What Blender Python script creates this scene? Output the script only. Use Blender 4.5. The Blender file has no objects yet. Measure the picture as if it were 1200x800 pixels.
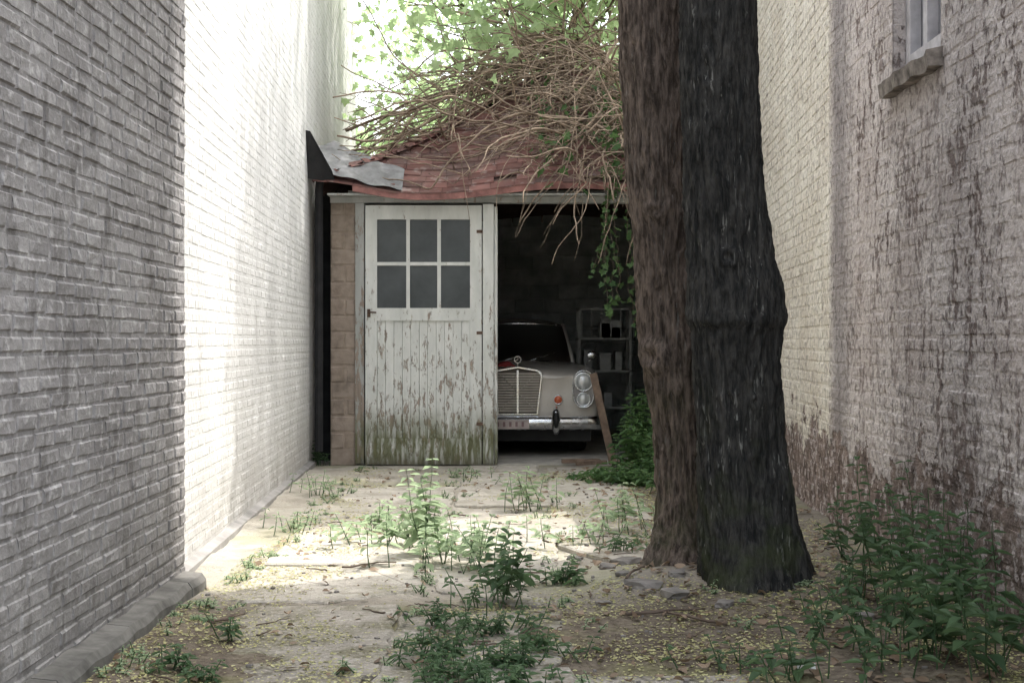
import bpy, math, random
from mathutils import Vector, Matrix, noise as mn
R=random.Random(7)
S=bpy.context.scene
rad=math.radians
EL=62; AZ=33   # sun: elevation, azimuth from +X towards +Y
SUN=Vector((math.cos(rad(EL))*math.cos(rad(AZ)),math.cos(rad(EL))*math.sin(rad(AZ)),math.sin(rad(EL))))
# ------------------------------------------------------------------ helpers
class MB:
    def __init__(s): s.v=[];s.f=[];s.m=[];s.c=[]
    def add(s,vs,fs,mi=0,c=0.5):
        o=len(s.v); s.v.extend(vs)
        for f in fs:
            s.f.append(tuple(o+i for i in f)); s.m.append(mi); s.c.append(c)
    def box(s,a,b,mi=0,c=.5,rot=None,piv=None):
        x0,y0,z0=a;x1,y1,z1=b
        vs=[Vector(p) for p in((x0,y0,z0),(x1,y0,z0),(x1,y1,z0),(x0,y1,z0),(x0,y0,z1),(x1,y0,z1),(x1,y1,z1),(x0,y1,z1))]
        if rot:
            pv=Vector(piv) if piv else (vs[0]+vs[6])/2
            vs=[rot@(v-pv)+pv for v in vs]
        s.add([tuple(v) for v in vs],[(3,2,1,0),(4,5,6,7),(0,1,5,4),(1,2,6,5),(2,3,7,6),(3,0,4,7)],mi,c)
    def tube(s,pts,rs,n=6,mi=0,c=.5,caps=True,closed=False):
        pts=[Vector(p) for p in pts]; vs=[];fs=[]
        if not hasattr(rs,'__len__'): rs=[rs]*len(pts)
        L=len(pts); up=None
        for i,p in enumerate(pts):
            if closed: d=pts[(i+1)%L]-pts[i-1]
            else: d=pts[min(i+1,L-1)]-pts[max(i-1,0)]
            if d.length<1e-9:d=Vector((0,0,1))
            d.normalize()
            if up is None:
                up=Vector((0,0,1)) if abs(d.z)<.9 else Vector((0,1,0))
            a=d.cross(up)
            if a.length<1e-6:a=d.cross(Vector((1,0.1,0)))
            a.normalize(); b=a.cross(d); up=b
            for k in range(n):
                t=2*math.pi*k/n
                vs.append(tuple(p+a*math.cos(t)*rs[i]+b*math.sin(t)*rs[i]))
        for i in range(L if closed else L-1):
            j=(i+1)%L
            for k in range(n):
                fs.append((i*n+k,i*n+(k+1)%n,j*n+(k+1)%n,j*n+k))
        if caps and not closed:
            fs.append(tuple(range(n-1,-1,-1))); fs.append(tuple((L-1)*n+k for k in range(n)))
        s.add(vs,fs,mi,c)
    def disc(s,c0,r,d,n=24,mi=0,dome=0,rz=None):
        cx,cy,cz=c0; rz=rz or r; vs=[];fs=[];K=5
        for j in range(K+1):
            q=j/K
            for k in range(n):
                t=2*math.pi*k/n
                vs.append((cx+r*q*math.cos(t),cy-dome*math.sqrt(max(0,1-q*q)),cz+rz*q*math.sin(t)))
        for j in range(K):
            for k in range(n): fs.append((j*n+k,(j+1)*n+k,(j+1)*n+(k+1)%n,j*n+(k+1)%n))
        s.add(vs,fs,mi)
    def obj(s,name,mats,parent=None,smooth=False,loc=None):
        me=bpy.data.meshes.new(name); me.from_pydata(s.v,[],s.f)
        for m in (mats if isinstance(mats,list) else [mats]): me.materials.append(m)
        me.polygons.foreach_set('material_index',s.m)
        at=me.attributes.new('rnd','FLOAT','FACE'); at.data.foreach_set('value',s.c)
        if smooth: me.polygons.foreach_set('use_smooth',[True]*len(s.f))
        me.update()
        o=bpy.data.objects.new(name,me); S.collection.objects.link(o)
        if parent:o.parent=parent
        if loc:o.location=loc
        return o
def empty(name,loc=(0,0,0)):
    o=bpy.data.objects.new(name,None);o.location=loc;S.collection.objects.link(o);return o

class M:
    def __init__(s,name,rough=.8,spec=.3,metal=0):
        s.mat=bpy.data.materials.new(name); s.mat.use_nodes=True
        s.nt=s.mat.node_tree; s.b=s.nt.nodes['Principled BSDF']
        s.b.inputs['Roughness'].default_value=rough
        s.b.inputs['Specular IOR Level'].default_value=spec
        s.b.inputs['Metallic'].default_value=metal
        s.tc=s.n('ShaderNodeTexCoord')
    def n(s,t): return s.nt.nodes.new(t)
    def l(s,a,b): s.nt.links.new(a,b)
    def co(s,sc=(1,1,1)):
        m=s.n('ShaderNodeMapping'); s.l(s.tc.outputs['Object'],m.inputs[0]); m.inputs['Scale'].default_value=sc
        return m.outputs[0]
    def noise(s,scale,detail=4,sc=(1,1,1),rough=.6,dist=0):
        t=s.n('ShaderNodeTexNoise'); t.inputs['Scale'].default_value=scale; t.inputs['Detail'].default_value=detail
        t.inputs['Roughness'].default_value=rough; t.inputs['Distortion'].default_value=dist
        s.l(s.co(sc),t.inputs['Vector']); return t.outputs['Fac']
    def vor(s,scale,sc=(1,1,1),feat='DISTANCE_TO_EDGE'):
        t=s.n('ShaderNodeTexVoronoi'); t.feature=feat; t.inputs['Scale'].default_value=scale
        s.l(s.co(sc),t.inputs['Vector']); return t.outputs['Distance']
    def ramp(s,f,stops):
        r=s.n('ShaderNodeValToRGB'); e=r.color_ramp.elements
        while len(e)<len(stops): e.new(.5)
        for i,(p,c) in enumerate(stops):
            e[i].position=p
            e[i].color=(c,c,c,1) if not hasattr(c,'__len__') else (*c,1)
        s.l(f,r.inputs[0]); return r.outputs[0]
    def mix(s,f,a,b,mode='MIX'):
        m=s.n('ShaderNodeMix'); m.data_type='RGBA'; m.blend_type=mode
        for i,x in ((0,f),(6,a),(7,b)):
            if isinstance(x,bpy.types.NodeSocket): s.l(x,m.inputs[i])
            elif hasattr(x,'__len__'): m.inputs[i].default_value=(*x,1)
            else: m.inputs[i].default_value=x if i==0 else (x,x,x,1)
        return m.outputs[2]
    def math(s,op,a,b=0,c=0,clamp=False):
        m=s.n('ShaderNodeMath'); m.operation=op; m.use_clamp=clamp
        for i,x in enumerate((a,b,c)):
            if isinstance(x,bpy.types.NodeSocket): s.l(x,m.inputs[i])
            else: m.inputs[i].default_value=x
        return m.outputs[0]
    def sep(s):
        x=s.n('ShaderNodeSeparateXYZ'); s.l(s.tc.outputs['Object'],x.inputs[0]); return x.outputs
    def mr(s,v,a,b,c=0,d=1):
        m=s.n('ShaderNodeMapRange'); s.l(v,m.inputs[0])
        for i,x in enumerate((a,b,c,d)): m.inputs[i+1].default_value=x
        return m.outputs[0]
    def rnd(s):
        a=s.n('ShaderNodeAttribute'); a.attribute_name='rnd'; return a.outputs['Fac']
    def col(s,c):
        if isinstance(c,bpy.types.NodeSocket): s.l(c,s.b.inputs['Base Color'])
        else: s.b.inputs['Base Color'].default_value=(*c,1)
        return s
    def bump(s,h,dist=.01,st=1,prev=None):
        b=s.n('ShaderNodeBump'); b.inputs['Strength'].default_value=st; b.inputs['Distance'].default_value=dist
        s.l(h,b.inputs['Height'])
        if prev: s.l(prev,b.inputs['Normal'])
        s.l(b.outputs[0],s.b.inputs['Normal']); return b.outputs[0]
def simple(name,c,rough=.6,spec=.4,metal=0,var=.3,scale=6):
    m=M(name,rough,spec,metal)
    n=m.noise(scale,4)
    m.col(m.mix(m.ramp(n,[(.3,0),(.7,1)]),tuple(x*(1-var) for x in c),tuple(min(1,x*(1+var)) for x in c)))
    m.bump(m.noise(scale*8,2),.002,.5)
    return m.mat
# ------------------------------------------------------------------ materials
def mat_leftnear():
    m=M('grey_painted_brick',.85,.2)
    n1=m.noise(1.3,4); n2=m.noise(24,5)
    c=m.mix(m.ramp(n1,[(.3,0),(.7,1)]),(.235,.225,.225),(.39,.38,.38))
    c=m.mix(m.math('MULTIPLY',m.rnd(),.4),c,(.18,.172,.175))
    c=m.mix(m.ramp(n2,[(.52,0),(.68,.65)]),c,(.55,.54,.54))
    c=m.mix(m.ramp(m.noise(9,5,(1,1,.5)),[(.56,0),(.66,.65)]),c,(.14,.132,.13))
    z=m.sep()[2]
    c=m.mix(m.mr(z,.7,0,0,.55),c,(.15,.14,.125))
    m.col(c); m.bump(n2,.012,.9)
    return m.mat
def mat_leftfar():
    m=M('white_painted_brick',.8,.2)
    n1=m.noise(1.5,4,(1,1,.5)); n2=m.noise(20,3)
    c=m.mix(m.ramp(n1,[(.35,0),(.65,1)]),(.57,.57,.565),(.69,.69,.685))
    c=m.mix(m.ramp(m.noise(6,5,(1,1.4,.3)),[(.58,0),(.68,.45)]),c,(.42,.41,.40))
    z=m.sep()[2]
    f=m.math('MULTIPLY',m.mr(z,.6,0,0,1),m.ramp(m.noise(5,5),[(.3,.2),(.65,.9)]))
    c=m.mix(f,c,(.38,.36,.34))
    m.col(c); m.bump(n2,.008,.8)
    return m.mat
def mat_right():
    m=M('peeling_painted_brick',.9,.15)
    s=m.sep(); y=s[1]; z=s[2]
    n1=m.noise(1.6,4); n2=m.noise(22,4)
    c=m.mix(m.ramp(n1,[(.3,0),(.7,1)]),(.50,.44,.415),(.72,.66,.63))
    c=m.mix(m.math('MULTIPLY',m.rnd(),.12),c,(.42,.36,.34))
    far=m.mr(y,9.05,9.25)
    c=m.mix(far,c,m.mix(m.ramp(n1,[(.3,0),(.7,1)]),(.66,.60,.51),(.80,.76,.67)))  # cream paint past the corner, brightened to carry a sunlit tone
    c=m.mix(m.ramp(n2,[(.50,0),(.62,.55)]),c,(.29,.25,.235))
    f1=m.ramp(m.noise(6.5,7,(1,1.2,.5),.8),[(.52,0),(.55,1)])
    zone=m.ramp(m.noise(1.0,3,(1,1,.6)),[(.34,.3),(.56,1)])
    fl=m.math('MULTIPLY',m.math('MULTIPLY',f1,m.ramp(n2,[(.40,0),(.50,.9)])),zone)
    fl=m.math('MULTIPLY',fl,m.mr(y,9.3,8.5,.3,1))
    c=m.mix(fl,c,(.19,.145,.13))
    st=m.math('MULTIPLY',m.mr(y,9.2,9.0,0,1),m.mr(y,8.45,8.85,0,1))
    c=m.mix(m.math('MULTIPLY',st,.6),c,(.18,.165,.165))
    zz=m.math('ADD',z,m.math('MULTIPLY',m.math('SUBTRACT',m.noise(3.2,6,(1,1,1.3),.72),.5),1.5))
    b=m.ramp(zz,[(.56,1),(.61,0)])
    base=m.mix(m.ramp(m.noise(8,4),[(.35,0),(.65,1)]),(.11,.085,.075),(.30,.235,.205))
    base=m.mix(m.ramp(m.noise(14,5),[(.54,0),(.58,.85)]),base,(.48,.42,.40))
    c=m.mix(b,c,base)
    m.col(c)
    bb=m.bump(n2,.032,1.0)
    m.bump(m.math('SUBTRACT',1,m.math('MAXIMUM',fl,b)),.010,.9,bb)
    return m.mat
def mat_block():
    m=M('tan_block',.9,.15)
    c=m.mix(m.ramp(m.noise(9,4),[(.3,0),(.7,1)]),(.23,.185,.15),(.40,.33,.27))
    c=m.mix(m.math('MULTIPLY',m.rnd(),.35),c,(.45,.38,.33))
    c=m.mix(m.ramp(m.noise(3,4),[(.55,0),(.7,.7)]),c,(.14,.12,.10))
    m.col(c); m.bump(m.noise(50,3),.006,.8); return m.mat
def mat_darkblock():
    m=M('stone_block_inside',.9,.15)
    c=m.mix(m.ramp(m.noise(5,4),[(.3,0),(.7,1)]),(.38,.42,.42),(.72,.75,.74))
    c=m.mix(m.math('MULTIPLY',m.rnd(),.6),c,(.22,.25,.25))
    m.col(c); m.bump(m.noise(30,3),.01,.8); return m.mat
def mat_ground():
    m=M('soil',.95,.1)
    n=m.noise(2.2,5); n2=m.noise(30,4)
    c=m.mix(m.ramp(n,[(.35,0),(.65,1)]),(.12,.10,.08),(.24,.205,.155))
    c=m.mix(m.ramp(n2,[(.4,0),(.7,1)]),c,(.08,.062,.048))
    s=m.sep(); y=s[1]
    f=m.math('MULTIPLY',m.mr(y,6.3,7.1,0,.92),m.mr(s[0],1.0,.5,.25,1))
    c=m.mix(f,c,m.mix(m.ramp(n,[(.35,0),(.6,1)]),(.31,.285,.24),(.47,.44,.38)))  # soil paled around the sun band, extra brightness put into the colour
    c=m.mix(m.ramp(m.noise(1.1,5),[(.54,0),(.62,.45)]),c,(.17,.175,.075))
    m.col(c); m.bump(n2,.020,.9); return m.mat
def mat_slab():
    m=M('old_concrete',.9,.15)
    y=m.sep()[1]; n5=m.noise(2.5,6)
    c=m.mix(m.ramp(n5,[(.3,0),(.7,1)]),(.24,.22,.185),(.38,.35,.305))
    c=m.mix(m.mr(y,6.2,7.1),c,m.mix(m.ramp(n5,[(.3,0),(.7,1)]),(.38,.35,.305),(.55,.515,.455)))  # concrete paled likewise, so the sunlit band reads brighter
    c=m.mix(m.math('MULTIPLY',m.rnd(),.3),c,(.24,.22,.19))
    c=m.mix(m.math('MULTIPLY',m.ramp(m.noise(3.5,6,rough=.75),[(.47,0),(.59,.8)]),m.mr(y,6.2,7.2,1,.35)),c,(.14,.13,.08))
    cr=m.ramp(m.vor(1.3,(1,1,.2)),[(0,1),(.012,0)])
    c=m.mix(m.math('MULTIPLY',cr,.5),c,(.07,.06,.045))
    n=m.noise(40,4)
    c=m.mix(m.ramp(n,[(.52,0),(.72,.6)]),c,(.56,.52,.46))
    m.col(c); m.bump(n,.014,.9); return m.mat
def mat_bark(name,a,b,lich,moss=0):
    m=M(name,.95,.1)
    r=m.noise(40,5,(1,1,.16),.72)
    c=m.mix(m.ramp(r,[(.40,0),(.60,1)]),a,b)
    fine=m.ramp(m.noise(70,3,(1,1,.09),.6),[(.60,0),(.68,1)])
    gate=m.ramp(m.noise(5,3,(1,1,.4)),[(.46,0),(.60,1)])
    c=m.mix(m.math('MULTIPLY',m.math('MULTIPLY',fine,gate),lich),c,(.28,.28,.26))
    c=m.mix(m.ramp(m.noise(3,4),[(.5,0),(.75,.6)]),c,tuple(x*.45 for x in a))
    z=m.sep()[2]
    c=m.mix(m.math('MULTIPLY',m.mr(z,1.2,.0,0,1),m.ramp(m.noise(6,4),[(.45,0),(.65,.6)])),c,(.065,.08,.035))
    m.col(c); m.bump(r,.02,1.0); return m.mat
def mat_leaf(name,c1,c2,tr=.45,c3=None):
    m=M(name,.55,.3)
    c=m.mix(m.rnd(),c1,c2)
    m.col(c)
    t=m.n('ShaderNodeBsdfTranslucent'); m.l(m.mix(.5,c,tuple(min(1,x*2.2) for x in c2)),t.inputs[0])
    x=m.n('ShaderNodeMixShader'); x.inputs[0].default_value=tr
    m.l(m.b.outputs[0],x.inputs[1]); m.l(t.outputs[0],x.inputs[2])
    m.l(x.outputs[0],m.nt.nodes['Material Output'].inputs[0]); return m.mat
def mat_door(name='peeling_white_paint',dark=1.0,bias=0):
    m=M(name,.6,.3)
    s=m.sep(); z=s[2]
    paint=m.mix(m.ramp(m.noise(3,5,(3,1,1)),[(.3,0),(.7,1)]),tuple(x*dark for x in (.60,.62,.59)),tuple(x*dark for x in (.77,.78,.75)))
    wood=m.mix(m.ramp(m.noise(30,3,(1,1,.08)),[(.3,0),(.7,1)]),(.24,.195,.16),(.44,.37,.31))
    peel=m.noise(17,7,(1.2,1.2,.32),.8)
    zz=m.mr(z,2.7,.1,-.06+bias,.065+bias)
    pk=m.ramp(m.math('ADD',peel,zz),[(.58,0),(.605,1)])
    c=m.mix(pk,paint,wood)
    moss=m.math('MULTIPLY',m.mr(z,.60,.27,0,1),m.ramp(m.noise(9,5,(3,2,.35)),[(.30,0),(.52,1)]))
    c=m.mix(m.math('MULTIPLY',moss,.9),c,(.13,.14,.06))
    c=m.mix(m.math('MULTIPLY',m.mr(z,.14,.0,0,1),.7),c,(.10,.09,.065))
    m.col(c); m.bump(m.math('SUBTRACT',1,pk),.003,.8); return m.mat
def mat_shingle():
    m=M('red_shingle',.9,.15)
    c=m.mix(m.rnd(),(.135,.066,.058),(.25,.13,.115))
    c=m.mix(m.ramp(m.noise(2.5,5),[(.45,0),(.65,.7)]),c,(.12,.095,.088))
    c=m.mix(m.ramp(m.noise(9,5),[(.56,0),(.68,.6)]),c,(.33,.275,.255))
    m.col(c); m.bump(m.noise(150,2),.003,.7); return m.mat
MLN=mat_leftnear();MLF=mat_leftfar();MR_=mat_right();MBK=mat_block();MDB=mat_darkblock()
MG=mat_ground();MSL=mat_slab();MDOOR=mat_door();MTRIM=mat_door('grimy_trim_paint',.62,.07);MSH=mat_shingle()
MBA=mat_bark('bark_dark',(.021,.022,.022),(.068,.066,.062),.85)
MBB=mat_bark('bark_brown',(.055,.044,.037),(.19,.152,.128),.55)
MLEAF=mat_leaf('tree_leaves',(.16,.24,.11),(.32,.41,.22),.6)
MWEED=mat_leaf('weed_leaves',(.042,.085,.04),(.095,.155,.072),.35)
MWEED2=mat_leaf('pale_weed_leaves',(.16,.24,.13),(.34,.42,.27),.4)  # paler copy of the weed leaf, sunlit look put into the colour
MIVY=mat_leaf('ivy_leaves',(.045,.10,.035),(.11,.19,.07),.3)
MVINE=simple('dry_vine_bark',(.27,.21,.16),.9,.1,0,.6,9)
MTWIG=simple('twig_bark',(.13,.10,.08),.9,.1,0,.4,9)
MKERB=simple('kerb_concrete',(.14,.135,.125),.9,.15,0,.45,7)
MDARK=simple('dark_pipe_and_shade',(.030,.030,.032),.8,.2)
MDECK=simple('roof_felt',(.12,.08,.07),.9,.1,0,.3)
MWOOD=simple('weathered_wood',(.20,.145,.11),.85,.2,0,.4,12)
MGREY=simple('grey_flashing',(.19,.19,.195),.6,.3,.1,.4,8)
MSTONE=simple('stone',(.20,.185,.17),.9,.2,0,.4,9)
MWIN=simple('grey_window_paint',(.52,.50,.51),.7,.3)
def mat_paneglass():
    m=M('dusty_pane',.3,.5); c=m.mix(m.ramp(m.noise(2.5,5),[(.35,0),(.7,1)]),(.030,.038,.042),(.070,.082,.087)); m.col(c); return m.mat
MPANE=mat_paneglass()
MLIT=mat_leaf('fallen_catkins',(.28,.26,.10),(.48,.46,.24),.1)
MLIT2=mat_leaf('dead_leaves',(.12,.08,.05),(.30,.22,.15),.1)
# ------------------------------------------------------------------ ground
def sm(a,b,x):
    t=max(0,min(1,(x-a)/(b-a))); return t*t*(3-2*t)
def gh(x,y):
    if y>13.95 or abs(x)>2.6 or y<2: return 0.0
    n=mn.noise((x*1.1,y*1.1,3.))*.034+mn.noise((x*5,y*5,1.))*.012+mn.noise((x*13,y*13,1.))*.004
    e=sm(13.95,13.3,y)*sm(2,3,y)
    m=.10*math.exp(-((x-1.1)**2+(y-7.0)**2)/.35)+.035*sm(.3,1.3,x)*sm(12,9,y)+.03*sm(1.3,1.9,x)
    k=.02*sm(-1.15,-1.5,x)
    return (n+m+k+.004)*e-.004
def lin(a,b,n): return [a+(b-a)*i/n for i in range(n)]
xs=[-400,-150,-50,-15,-6]+lin(-2.6,2.6,150)+[2.6,6,15,50,150,400]
ys=[-400,-150,-50,-15,-3]+lin(2,14.2,350)+[14.2,20,30,60,150,400]
g=MB(); W=len(xs)
vs=[(x,y,gh(x,y)) for y in ys for x in xs]
fs=[(j*W+i,j*W+i+1,(j+1)*W+i+1,(j+1)*W+i) for j in range(len(ys)-1) for i in range(W-1)]
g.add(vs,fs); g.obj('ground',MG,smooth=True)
slabs=[]
pv=MB()
def slab(x0,x1,y0,y1,z,cut=None):
    pts=[]
    def edge(ax,ay,bx,by,n):
        for i in range(n):
            t=i/n; j=.014
            pts.append((ax+(bx-ax)*t+R.uniform(-j,j),ay+(by-ay)*t+R.uniform(-j,j)))
    q=[(x0,y0),(x1,y0),(x1,y1),(x0,y1)]
    q=[(a+R.uniform(-.04,.04),b+R.uniform(-.04,.04)) for a,b in q]
    if cut is not None:
        a=q[cut]; b=q[cut-1]; c=q[(cut+1)%4]; t1=R.uniform(.2,.6); t2=R.uniform(.2,.6)
        q=q[:cut]+[(a[0]+(b[0]-a[0])*t1,a[1]+(b[1]-a[1])*t1),(a[0]+(c[0]-a[0])*t2,a[1]+(c[1]-a[1])*t2)]+q[cut+1:]
    for i in range(len(q)): edge(*q[i],*q[(i+1)%len(q)],9)
    cx=sum(p[0] for p in pts)/len(pts); cy=sum(p[1] for p in pts)/len(pts)
    tx=R.uniform(-.014,.014); ty=R.uniform(-.014,.014); n=len(pts)
    def zz(x,y): return z+tx*(x-cx)+ty*(y-cy)
    def ins(p,d):
        dx=cx-p[0];dy=cy-p[1];l=math.hypot(dx,dy);return (p[0]+dx/l*d,p[1]+dy/l*d)
    v=[(*ins(p,.014),zz(*p)) for p in pts]+[(*p,zz(*p)-.009) for p in pts]+[(*p,z-.08) for p in pts]
    f=[tuple(range(n))]
    for r in (0,1):
        for k in range(n): f.append((r*n+k,(r+1)*n+k,(r+1)*n+(k+1)%n,r*n+(k+1)%n))
    pv.add(v,f,0,R.random()); slabs.append((x0,x1,y0,y1,z))
colsX=[-1.40,-.48,.26,.98]
y=4.2
while y<13.7:
    L=R.uniform(.85,1.5); y1=min(y+L,13.85)
    sh=R.uniform(-.08,.08)
    for i in range(3):
        off=R.uniform(-.10,.10)
        if i==2 and 5.4<y<7.6: continue
        if R.random()<.05: continue
        cut=R.choice([None,0,1,2,3]) if y<10.5 else None
        a=colsX[i]+(sh if i else 0); b=colsX[i+1]+(sh if i<2 else 0)
        slab(a+.012,b-.012,y+off+.012,y1+off-.012,.014+R.uniform(-.008,.008),cut)
    y=y1
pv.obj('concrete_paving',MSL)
def surf(x,y):
    h=gh(x,y)
    for a,b,c,d,z in slabs:
        if a<x<b and c<y<d: h=max(h,z); break
    return h
lt=MB()
def bit(mb,x,y,z,s,ar,mi,c,tilt=.5):
    a=R.uniform(0,6.28); ux,uy=math.cos(a),math.sin(a); w=s*ar
    t1=R.uniform(-tilt,tilt)*s;t2=R.uniform(-tilt,tilt)*w
    z+=.003+abs(t1)*.5+abs(t2)*.5
    P=[(-s,0,t1),(-.3*s,-w,-t2),(.4*s,-w*.8,-t2),(s,0,t1*.6),(.4*s,w*.8,t2),(-.3*s,w,t2)]
    mb.add([(x+p*ux-q*uy,y+p*uy+q*ux,z+r) for p,q,r in P],[(0,1,2,3,4,5)],mi,c)
def dens(x,y):
    return mn.noise((x*1.3,y*1.3,9.))+.45*mn.noise((x*4,y*4,2.))
k=0
while k<50000:
    x=R.uniform(-1.5,2.0); y=4.2+9.4*(R.random()**1.6)
    d=dens(x,y)+.25*sm(-.8,-1.4,x)+.20*sm(.1,.7,x)-.26*sm(6.2,7.2,y)*sm(1.2,.6,x)
    if R.random()>sm(-.22,.35,d)+.04: 
        k+=.12; continue
    bit(lt,x,y,surf(x,y),R.uniform(.004,.011),R.uniform(.3,.7),0,R.random()); k+=1
for _ in range(3200):
    x=R.uniform(-1.5,2.0); y=4.2+9.4*(R.random()**1.3)
    if R.random()>.25+.75*sm(.0,1.0,x): continue
    bit(lt,x,y,surf(x,y)+.004,R.uniform(.012,.035),R.uniform(.35,.6),1,R.random(),.7)
lt.obj('leaf_litter',[MLIT,MLIT2])
# ------------------------------------------------------------------ brick walls
def bwall(mb,p0,p1,z0,z1,bl=.21,bh=.078,mo=.012,rel=.007,top=None,hole=None,jit=.004,mi=0):
    p0=Vector((*p0,0));p1=Vector((*p1,0)); t=(p1-p0); L=t.length; t.normalize(); n=Vector((t.y,-t.x,0))
    def P(u,z,o): v=p0+t*u+n*o; return (v.x,v.y,z)
    Z=(lambda u:top(u) if top else z1)
    def bk(u0,u1,a,b):
        if u1-u0<.002: return
        mb.add([P(u0,a,0),P(u1,a,0),P(u1,b if b is not None else Z(u1),0),P(u0,b if b is not None else Z(u0),0)],[(0,1,2,3)],mi,.5)
    if hole:
        h0,h1,ha,hb=hole
        bk(0,h0,z0,None);bk(h1,L,z0,None);bk(h0,h1,z0,ha);bk(h0,h1,hb,None)
    else: bk(0,L,z0,None)
    zz=z0;r=0
    while zz<z1-.02:
        u=-(bl/2 if r%2 else 0)-R.uniform(0,.01)
        wav=R.uniform(-.004,.004)
        while u<L:
            a=max(0,u+mo/2);b=min(L,u+bl-mo/2); c=zz+mo/2+wav; d=zz+bh-mo/2+wav; u+=bl*R.uniform(.94,1.06)
            if b-a<.03: continue
            if top and d>top((a+b)/2): continue
            if hole and b>hole[0]-.005 and a<hole[1]+.005 and d>hole[2] and c<hole[3]:
                if a<hole[0]-.04: b=hole[0]-.004
                elif b>hole[1]+.04: a=hole[1]+.004
                else: continue
            o=rel*R.uniform(.4,1.3); e=mo*.55
            j=lambda:R.uniform(-jit,jit)
            q=[(a+e+j(),c+e+j()),(b-e+j(),c+e+j()),(b-e+j(),d-e+j()),(a+e+j(),d-e+j())]
            v=[P(a,c,-.001),P(b,c,-.001),P(b,d,-.001),P(a,d,-.001)]+[P(x,y,o+R.uniform(-.002,.002)*min(1,rel/.005)) for x,y in q]
            mb.add(v,[(4,5,6,7),(0,1,5,4),(1,2,6,5),(2,3,7,6),(3,0,4,7)],mi,R.random())
        zz+=bh;r+=1
e=empty('grey_brick_building')
w=MB(); bwall(w,(-1.62,.5),(-1.62,7.03),.0,6.2,bh=.066,jit=.006,rel=.0065)
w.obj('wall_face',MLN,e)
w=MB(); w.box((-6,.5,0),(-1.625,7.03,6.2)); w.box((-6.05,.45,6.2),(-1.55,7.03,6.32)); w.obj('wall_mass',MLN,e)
w=MB()
yy=.5
while yy<6.95:
    l=min(R.uniform(.9,1.3),7.0-yy)
    n=12; o1=R.uniform(-.006,.006)
    vv=[];ff=[]
    for i in range(n+1):
        Y=yy+l*i/n-(0 if i<n else .008); a=mn.noise((1,Y*3,0))*.014; b=mn.noise((5,Y*4,0))*.014
        pr=[(-1.625,-.05),(-1.50+a+o1,-.05),(-1.505+a+o1,.065+b),(-1.525+a+o1,.095+b),(-1.625,.105+b)]
        vv+=[(px_,Y,pz_) for px_,pz_ in pr]
    for i in range(n):
        for k2 in range(4): ff.append((i*5+k2,i*5+k2+1,(i+1)*5+k2+1,(i+1)*5+k2))
    ff+=[(0,1,2,3,4),(n*5+4,n*5+3,n*5+2,n*5+1,n*5)]
    w.add(vv,ff); yy+=l
w.obj('kerb',MKERB,e)
e=empty('white_brick_building')
XF=lambda Y:-1.72-.0393*(Y-7.03)
w=MB(); bwall(w,(XF(7.03),7.03),(XF(20.5),20.5),.0,7.0,rel=.0019,mo=.016,bh=.07)
w.obj('wall_face',MLF,e)
w=MB(); v=[(-6,7.04,0),(XF(7.04)-.005,7.04,0),(XF(20.5)-.005,20.5,0),(-6,20.5,0)]
w.add(v+[(a,b,7.0) for a,b,_ in v],[(0,1,5,4),(1,2,6,5),(2,3,7,6),(3,0,4,7),(4,5,6,7)])
w.obj('wall_mass',MLF,e)
w=MB(); n=60;vv=[];ff=[]
for i in range(n+1):
    Y=7.05+7.0*i/n; X=XF(Y); a=mn.noise((1,Y*3,7))*.012
    vv+=[(X-.01,Y,-.05),(X+.06+a,Y,-.05),(X+.055+a,Y,.04+a),(X+.0,Y,.06+a)]
for i in range(n):
    for k2 in range(3): ff.append((i*4+k2,i*4+k2+1,i*4+k2+5,i*4+k2+4))
w.add(vv,ff); w.obj('footing',simple('footing_concrete',(.26,.25,.24),.9),e)
XR=2.05; YC=9.2; HR=11.5
e=empty('peeling_brick_building')
w=MB(); hy0,hy1=6.80,7.66
bwall(w,(XR,YC),(XR,3.6),0,HR,rel=.0036,jit=.010,mo=.015,hole=(YC-hy1,YC-hy0,2.61,4.2))
w.obj('wall_face',MR_,e)
w=MB()
w.box((XR+.25,3.6,0),(8,YC,HR)) 
for a,b,c,d in ((3.6,hy0,0,HR),(hy1,YC,0,HR),(hy0,hy1,0,2.605),(hy0,hy1,4.205,HR)):
    w.box((XR+.004,a,c),(XR+.249,b,d))
w.obj('wall_mass',MR_,e)
w=MB()
w.box((XR+.13,hy0+.003,2.65),(XR+.16,hy1-.003,4.2),1)
for a,b in ((hy0+.003,hy0+.09),(hy1-.09,hy1-.003),((hy0+hy1)/2+.03,(hy0+hy1)/2+.10)):
    w.box((XR+.07,a,2.67),(XR+.128,b,4.2),0)
w.box((XR+.065,hy0+.09,2.665),(XR+.127,hy1-.09,2.75),0)
w.box((XR+.065,hy0+.09,3.55),(XR+.127,hy1-.09,3.62),0)
w.obj('window',[MWIN,simple('grey_blind',(.35,.35,.37),.6)],e)
w=MB()
vv=[];ff=[];n=14
for i in range(n+1):
    Y=hy0-.05+(hy1-hy0+.10)*i/n; a=mn.noise((Y*5,0,0))*.03; b=mn.noise((Y*6,4,0))*.03
    vv+=[(XR+.13,Y,2.54),(XR-.065+a,Y,2.54+b),(XR-.075+a,Y,2.615+b*.5),(XR+.13,Y,2.662)]
for i in range(n):
    for k2 in range(4): ff.append((i*4+k2,i*4+(k2+1)%4,(i+1)*4+(k2+1)%4,(i+1)*4+k2))
ff+=[(0,1,2,3),(n*4+3,n*4+2,n*4+1,n*4)]
w.add(vv,ff); w.obj('window_sill',simple('sill_stone',(.25,.22,.195),.9,.1,0,.6,14),e)
e=empty('brick_outbuilding')
w=MB(); X2=2.36;Y2=13.8; LL=math.hypot(X2-XR,Y2-YC)
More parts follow.
